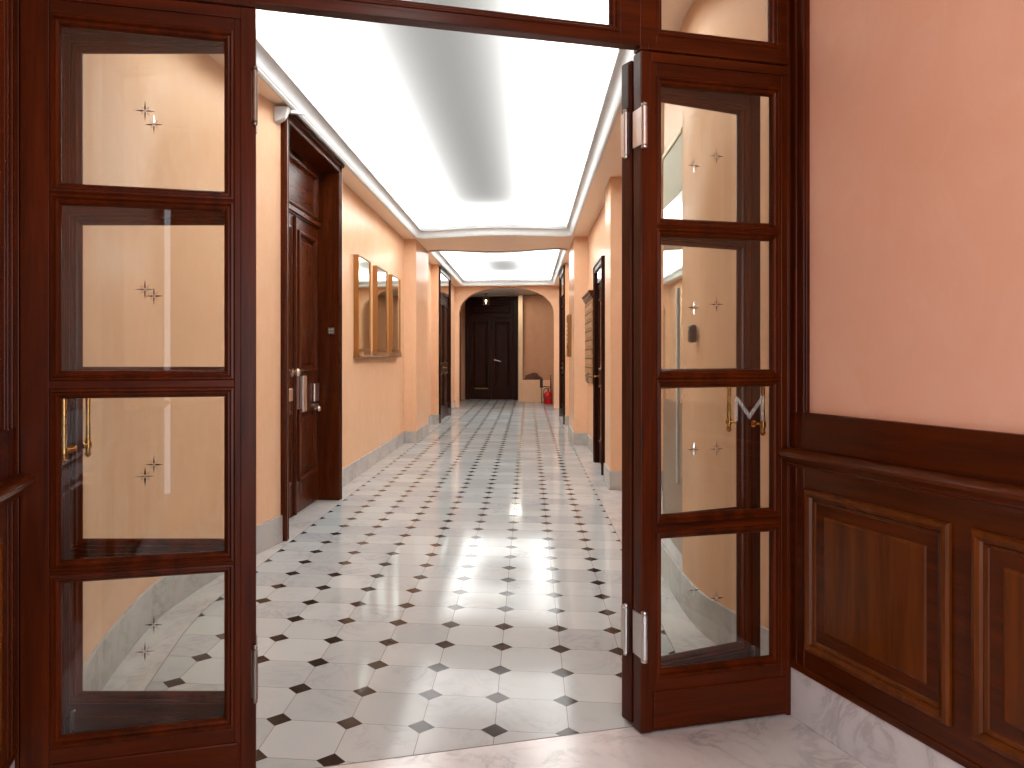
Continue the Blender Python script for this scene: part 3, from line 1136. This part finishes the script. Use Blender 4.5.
# white bracket at the top of the casing
br = thing('wall_bracket', 'small white wall bracket fixed at the top corner of the large left door', 'bracket', (-1.735, 5.15, 2.90), PI / 2)
mb = MB()
mb.add([(-0.04, 0, 0.0), (0.045, 0, 0.0), (0.045, 0, 0.11), (-0.04, 0, 0.11), (-0.03, -0.075, 0.03), (0.03, -0.06, 0.03), (0.045, -0.10, 0.11), (-0.04, -0.10, 0.11)],
       [(0, 1, 2, 3), (4, 7, 6, 5), (0, 4, 5, 1), (1, 5, 6, 2), (2, 6, 7, 3), (3, 7, 4, 0)])
mb.build('bracket_body', M['white'], br, bevel=0.006)
mb = MB()
mb.add([(0.03, -0.05, 0.08), (0.03, -0.10, 0.08), (0.15, -0.17, 0.10), (0.15, -0.14, 0.10), (0.03, -0.05, 0.108), (0.03, -0.10, 0.108), (0.15, -0.17, 0.112), (0.15, -0.14, 0.112)],
       [(0, 1, 2, 3), (4, 5, 6, 7), (0, 1, 5, 4), (1, 2, 6, 5), (2, 3, 7, 6), (3, 0, 4, 7)])
mb.build('bracket_arm', M['white'], br, bevel=0.004)


def corridor_door(label, loc, rot, W, Ht, wz, wx, transom=0.0, plinth=False, two=False, lever=True):
    d = thing('panelled_door', label, 'door', loc, rot)
    cw = 0.085
    casing(d, W, Ht, cw, 0.16, wz)
    zt = Ht - cw
    y = 0.055
    zl = zt
    if transom:
        zl = zt - transom
        f = MB()
        f.box(cw, W - cw, y - 0.01, y + 0.04, zl, zl + 0.05)
        tf = f.build('transom_bar', M[wx], d, bevel=0.004)
        MB().box(cw, W - cw, y - 0.040, y - 0.034, zl + 0.05, zt).build('transom_glass', M['greymirror'], tf)
    if two:
        xs = [(cw + 0.003, W / 2 - 0.002), (W / 2 + 0.002, W - cw - 0.003)]
    else:
        xs = [(cw + 0.003, W - cw - 0.003)]
    for i, (a, b) in enumerate(xs):
        lf = door_leaf(d, 'leaf', a, b, 0.012, zl - 0.004, y, 0.045, [(0.26, 0.95), (1.12, zl - 0.12)], wz, wx)
        if lever and i == len(xs) - 1:
            h = MB()
            hx = a + 0.06
            h.box(hx - 0.02, hx + 0.02, y - 0.008, y + 0.001, 0.94, 1.14)
            h.tube([(hx, y - 0.004, 1.05), (hx, y - 0.055, 1.05), (hx + 0.02, y - 0.06, 1.05), (hx + 0.12, y - 0.058, 1.045)], [0.010, 0.009, 0.010, 0.008], 10)
            h.build('door_handle', M['oldbrass'], lf, smooth=True)
    if plinth:
        for a, b in ((-0.004, cw + 0.004), (W - cw - 0.004, W + 0.004)):
            MB().box(a, b, -0.018, 0.10, 0.0, 0.17).build('plinth_block', M['darkstone'], d, bevel=0.003)
    return d


corridor_door('tall dark wood door beyond the three gilt mirrors on the left', (-1.685, 14.61, 0), PI / 2, 2.0, 3.0, 'walnut_z', 'walnut_x', 0.45, True, True)
corridor_door('tall dark wood door beyond the brass box on the right wall', (0.665, 16.61, 0), -PI / 2, 2.0, 3.0, 'walnut_z', 'walnut_x', 0.45, True, True)
corridor_door('narrow dark wood door with small fanlight beside the letterboxes', (0.797, 9.53, 0), -PI / 2, 1.07, 2.385, 'walnut_z', 'walnut_x', 0.20, False)
ed = thing('panelled_double_door', 'wide dark brown double door at the far end of the corridor behind the arch', 'door', (-1.86, EY - 0.10, 0), 0.0)
WE = 1.55
casing(ed, WE, 3.02, 0.14, 0.10, 'walnut_z')
f = MB()
f.box(0.14, WE - 0.14, 0.0, 0.08, 2.42, 2.50)
f.box(0.14, WE - 0.14, 0.025, 0.08, 2.50, 2.88)
tf = f.build('transom_frame', M['walnut_x'], ed, bevel=0.004)
p = MB()
p.ring(0.20, WE - 0.20, 2.54, 2.84, [(i, 0.012 + v) for i, v in DP], fill=True)
p.build('transom_panel', M['walnut_x'], tf)
for i, (a, b) in enumerate(((0.143, WE / 2 - 0.002), (WE / 2 + 0.002, WE - 0.143))):
    lf = door_leaf(ed, 'leaf', a, b, 0.012, 2.416, 0.03, 0.05, [(0.36, 2.30)], 'walnut_z', 'walnut_x')
    if i == 0:
        MB().box(a + 0.14, b - 0.10, 0.004, 0.029, 0.315, 0.345).build('letter_slot', M['oldbrass'], lf)
    else:
        h = MB()
        h.lathe((a + 0.10, 0.012, 1.17), [(0.001, -0.06), (0.024, -0.056), (0.030, -0.04), (0.012, -0.02), (0.03, 0.0)], 16, 'y')
        h.tube([(a + 0.10, -0.03, 1.17), (a + 0.28, -0.03, 1.12)], 0.014, 10)
        h.build('door_handle', M['steel'], lf, smooth=True)
# side door of the lobby
corridor_door('dark side door in the lobby seen through the left edge of the arch', (-1.93, 20.6, 0), PI / 2, 1.2, 2.95, 'walnut_z', 'walnut_x', 0.0, False)

# ------------------------------------------------------------------ things on the corridor walls
specs = [('tall narrow gilt mirror, the one nearest the large left door', 7.975, 0.64),
         ('tall narrow gilt mirror, middle one of the three', 8.985, 0.68),
         ('tall narrow gilt mirror, farthest of the three, beside the pilaster', 9.995, 0.66)]
for lab, y0, w in specs:
    r = thing('wall_mirror', lab, 'mirror', (LW, y0, 1.30), PI / 2, 'gilt mirrors on the left corridor wall')
    mb = MB()
    mb.ring(0, w, 0.0, 1.07, [(0, 0.0), (0.0, -0.052), (0.003, -0.055), (0.012, -0.055), (0.016, -0.050), (0.018, -0.040)])
    mb.build('mirror_frame', M['gold'], r)
    MB().box(0.014, w - 0.014, -0.044, -0.004, 0.014, 1.056).build('mirror_glass', M['greymirror'], r)
    MB().box(0.02, w - 0.02, -0.047, -0.0442, 0.02, 0.075).build('etched_band', M['oldbrass'], r)
sh = thing('wall_shelf', 'thin brass ledge running under the three gilt mirrors', 'shelf', (LW, 7.95, 1.276), PI / 2)
MB().box(0, 2.74, -0.075, 0.0, 0.0, 0.016).build('ledge', M['oldbrass'], sh, bevel=0.003)
MB().box(0.06, 2.68, -0.074, -0.068, 0.016, 0.07).build('glass_lip', M['glass'], sh)

# letterboxes
lb = thing('letterbox_bank', 'brass letterbox bank with wooden cornice on the right wall beyond the narrow door', 'letterboxes', (RW, 11.08, 0.93), -PI / 2)
WLB, HLB = 1.20, 1.10
mb = MB().box(0, WLB, -0.045, 0.0, 0.0, HLB)
mb.build('cabinet', M['oldbrass'], lb, bevel=0.004)
mb = MB()
mb.box(-0.01, WLB + 0.01, -0.06, 0.0, HLB, HLB + 0.03)
mb.box(-0.02, WLB + 0.02, -0.08, 0.0, HLB + 0.03, HLB + 0.07)
mb.box(-0.03, WLB + 0.03, -0.10, 0.0, HLB + 0.07, HLB + 0.10)
mb.build('cornice', M['door_x'], lb, bevel=0.008)
for r_ in range(9):
    for c_ in range(5):
        x0, z0 = 0.02 + c_ * 0.233, 0.015 + r_ * 0.120
        dd = MB().box(x0, x0 + 0.225, -0.056, -0.045, z0, z0 + 0.100).build('letterbox_door', M['bronze'], lb, bevel=0.002)
        MB().box(x0 + 0.03, x0 + 0.19, -0.0595, -0.0562, z0 + 0.066, z0 + 0.086).build('letter_flap', M['darkplastic'], dd)
mb = MB()
mb.box(0.30, 0.62, -0.06, -0.005, 0.0, 0.13)
mb.build('paper_tray', M['darkplastic'], lb, bevel=0.006)

bx = thing('intercom_box', 'slim brass intercom box on the side of the far right pilaster', 'intercom', (0.66, 12.45, 1.28), -PI / 2)
MB().box(0, 0.45, -0.05, 0.0, 0.0, 0.66).build('intercom_case', M['oldbrass'], bx, bevel=0.006)
mb = MB()
for k in range(5):
    mb.box(0.06, 0.30, -0.054, -0.0502, 0.22 + k * 0.07, 0.255 + k * 0.07)
mb.build('name_plates', M['tag'], bx)
mb = MB()
mb.lathe((0.36, -0.05, 0.16), [(0.016, 0.0), (0.016, -0.006), (0.001, -0.010)], 12, 'y')
mb.build('button', M['black'], bx)

# tall mirror on the pier at the right, just behind the curved wall
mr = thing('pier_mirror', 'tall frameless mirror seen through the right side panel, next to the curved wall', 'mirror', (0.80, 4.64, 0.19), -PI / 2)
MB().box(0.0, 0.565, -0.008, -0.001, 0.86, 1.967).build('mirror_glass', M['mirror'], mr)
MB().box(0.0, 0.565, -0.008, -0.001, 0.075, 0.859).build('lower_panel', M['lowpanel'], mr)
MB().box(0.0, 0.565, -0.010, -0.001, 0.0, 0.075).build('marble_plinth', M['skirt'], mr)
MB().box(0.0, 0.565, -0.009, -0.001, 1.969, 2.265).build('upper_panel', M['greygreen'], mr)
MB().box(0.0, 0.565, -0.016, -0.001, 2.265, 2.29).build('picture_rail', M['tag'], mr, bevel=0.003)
MB().box(0.425, 0.46, -0.016, -0.001, 0.43, 1.47).build('reflected_strip', M['white'], mr, bevel=0.002)  # white strip standing in for a bright reflection in the mirror

# dark switch on the curved wall
ang = math.atan2(3.545 - 3.749, 0.850 - 0.800)
sw_ = thing('door_entry_reader', 'small dark rounded entry reader on the curved right wall behind the side panel', 'switch', (0.7955, 3.80, 1.405), math.atan2(3.749 - 3.92, 0.800 - 0.786))
mb = MB().box(-0.030, 0.030, -0.028, 0.004, -0.044, 0.044)
mb.build('reader_case', M['darkplastic'], sw_, bevel=0.014, seg=4)
MB().box(-0.016, 0.0, -0.0295, -0.0275, 0.018, 0.026).build('status_light', M['tag'], sw_)

# lantern in the lobby
ln = thing('hanging_lantern', 'small glazed brass lantern hanging in front of the far end door', 'lantern', (-1.19, 21.6, 2.735), 0.0)
mb = MB()
mb.tube([(0, 0, 0.24), (0, 0, 0.30)], 0.006, 8)
mb.lathe((0, 0, 0.296), [(0.05, -0.01), (0.05, 0.0), (0.02, 0.012), (0.005, 0.014)], 16)
mb.build('hanging_rod', M['oldbrass'], ln)
mb = MB()
s = 0.075
for a in (-s, s):
    for b in (-s, s):
        mb.box(a - 0.007, a + 0.007, b - 0.007, b + 0.007, 0.0, 0.2)
mb.box(-s - 0.012, s + 0.012, -s - 0.012, s + 0.012, -0.012, 0.0)
mb.box(-s - 0.012, s + 0.012, -s - 0.012, s + 0.012, 0.2, 0.214)
mb.box(-s * 0.5, s * 0.5, -s * 0.5, s * 0.5, 0.214, 0.24)
mb.build('lantern_frame', M['oldbrass'], ln)
mb = MB()
for sgn in (-1, 1):
    mb.box(-s + 0.007, s - 0.007, sgn * s - 0.002, sgn * s + 0.002, 0.0, 0.2)
    mb.box(sgn * s - 0.002, sgn * s + 0.002, -s + 0.007, s - 0.007, 0.0, 0.2)
mb.build('lantern_glass', M['glass'], ln)
mb = MB().lathe((0, 0, 0.0), [(0.012, 0.001), (0.012, 0.05), (0.028, 0.075), (0.034, 0.10), (0.026, 0.13), (0.008, 0.145)], 14)
mb.build('bulb', m_emit('bulb_glow', (1.0, 0.88, 0.7, 1), 3.0), ln, smooth=True)

# fire extinguisher on its stand
fx, fy = 0.525, 20.75
fe = thing('fire_extinguisher', 'red fire extinguisher on the floor at the far end of the corridor', 'fire extinguisher', (fx, fy, 0), 0.0)
mb = MB().lathe((0, 0, 0), [(0.10, 0.0), (0.112, 0.01), (0.112, 0.05), (0.116, 0.06), (0.116, 0.24), (0.104, 0.285), (0.07, 0.315), (0.03, 0.335), (0.022, 0.34), (0.022, 0.385)], 24)
mb.build('cylinder_body', M['red'], fe, smooth=True)
mb = MB().lathe((0, 0, 0.14), [(0.1165, 0.0), (0.1172, 0.002), (0.1172, 0.055), (0.1165, 0.057)], 24)
mb.build('instruction_band', M['darkred'], fe)
mb = MB()
mb.box(-0.02, 0.02, -0.02, 0.02, 0.385, 0.42)
mb.box(-0.012, 0.012, -0.11, 0.03, 0.42, 0.432)
mb.box(-0.012, 0.012, -0.10, 0.0, 0.45, 0.46)
mb.build('valve_lever', M['black'], fe, bevel=0.003)
mb = MB().tube([(0.02, 0, 0.405), (-0.06, -0.03, 0.43), (-0.115, -0.04, 0.38), (-0.125, -0.04, 0.28), (-0.115, -0.04, 0.16)], [0.010, 0.010, 0.010, 0.010, 0.014], 10)
mb.build('hose', M['black'], fe, smooth=True)
st_ = thing('extinguisher_stand', 'thin dark metal stand rising behind the red fire extinguisher', 'stand', (fx, fy + 0.14, 0), 0.0)
mb = MB()
mb.tube([(0.07, 0, 0.0), (0.07, 0, 0.78)], 0.010, 8)
mb.tube([(-0.17, 0, 0.0), (-0.17, 0, 0.70)], 0.010, 8)
mb.tube([(-0.17, 0, 0.47), (0.07, 0, 0.45)], 0.012, 8)
mb.tube([(-0.17, 0, 0.05), (0.07, 0, 0.05)], 0.010, 8)
mb.build('stand_frame', M['black'], st_)
MB().box(-0.22, -0.14, -0.02, 0.015, 0.43, 0.68).build('sign_holder', M['black'], st_, bevel=0.006)

# brown bag on the ledge
bg = MB()
prof = []
random.seed(3)
nu, nv = 18, 9
for j in range(nv + 1):
    for i in range(nu):
        a = 2 * PI * i / nu
        b = (PI / 2) * j / nv
        rr = 1 + 0.14 * math.sin(3 * a + j) + random.uniform(-0.07, 0.07)
        prof.append((0.24 * math.cos(a) * math.cos(b) * rr + 0.05 * math.sin(b), 0.12 * math.sin(a) * math.cos(b) * rr, 0.17 * math.sin(b) * (1 + 0.15 * math.sin(2 * a))))
fs = []
for j in range(nv):
    for i in range(nu):
        fs.append((j * nu + i, j * nu + (i + 1) % nu, (j + 1) * nu + (i + 1) % nu, (j + 1) * nu + i))
fs.append(tuple(range(nu))[::-1])
bg.add(prof, fs)
bo = bg.build('leather_bag', M['leather'], smooth=True)
bo.location = (0.10, 21.8, 0.62)
tag(bo, 'slumped brown leather bag lying on the low peach ledge at the far end', 'bag')

# ------------------------------------------------------------------ remaining light: daylight at the street door, added fill lights in hall and lobby
hx, hy = hall(0.85, WB - 0.35)
area('street_daylight', (hx, hy, 1.35), (PI / 2, 0, VB), 1.5, 2.3, 92.0, (0.90, 0.95, 1.0))
hx, hy = hall(-0.63, WB - 0.3)
area('street_daylight', (hx, hy, 1.35), (PI / 2, 0, VB), 0.2, 2.3, 3.0, (0.9, 0.95, 1.0))
hx, hy = hall(0.75, 0.8)
hl = thing('hall_fill_light', 'added round white fill light, out of view above the pink entrance hall', 'ceiling light', (hx, hy, ZC), 0.0)  # unseen fixture, added to light the hall from above
MB().lathe((0, 0, -0.07), [(0.12, 0.0), (0.19, 0.02), (0.2, 0.05), (0.2, 0.069)], 28).build('diffuser', m_emit('hall_fill_glow', (1.0, 0.96, 0.92, 1), 26.0), hl, smooth=True)
area('lobby_fill', (-0.35, 21.3, 3.0), (0, 0, 0), 0.3, 0.3, 12.0, (1.0, 0.92, 0.80))  # added fill near the cream pier, not a fixture of the lobby

w = bpy.data.worlds.new('World')
bpy.context.scene.world = w
w.use_nodes = True
bgn = w.node_tree.nodes.get('Background') or w.node_tree.nodes.new('ShaderNodeBackground')
bgn.inputs[0].default_value = (0.75, 0.85, 1.0, 1)
bgn.inputs[1].default_value = 0.5

# ------------------------------------------------------------------ camera and view
cam = bpy.data.cameras.new('camera')
cam.sensor_width = 36
cam.lens = 27.0
cam.shift_x = 64 / 1024
cam.shift_y = -28.5 / 1024
cam.clip_start = 0.05
co = bpy.data.objects.new('camera', cam)
C.objects.link(co)
co.location = (0, 0, CAM_H)
co.rotation_euler = (PI / 2, 0, YAW)
sc = bpy.context.scene
sc.camera = co
sc.view_settings.view_transform = 'Standard'
sc.view_settings.look = 'None'
sc.view_settings.gamma = 1.0
sc.view_settings.exposure = 0.0
sc.view_settings.use_curve_mapping = False
sc.cycles.use_denoising = True
sc.cycles.max_bounces = 12
sc.cycles.diffuse_bounces = 7
sc.cycles.glossy_bounces = 5
sc.cycles.transparent_max_bounces = 24
sc.cycles.caustics_reflective = False
sc.cycles.caustics_refractive = False
sc.cycles.sample_clamp_indirect = 12.0
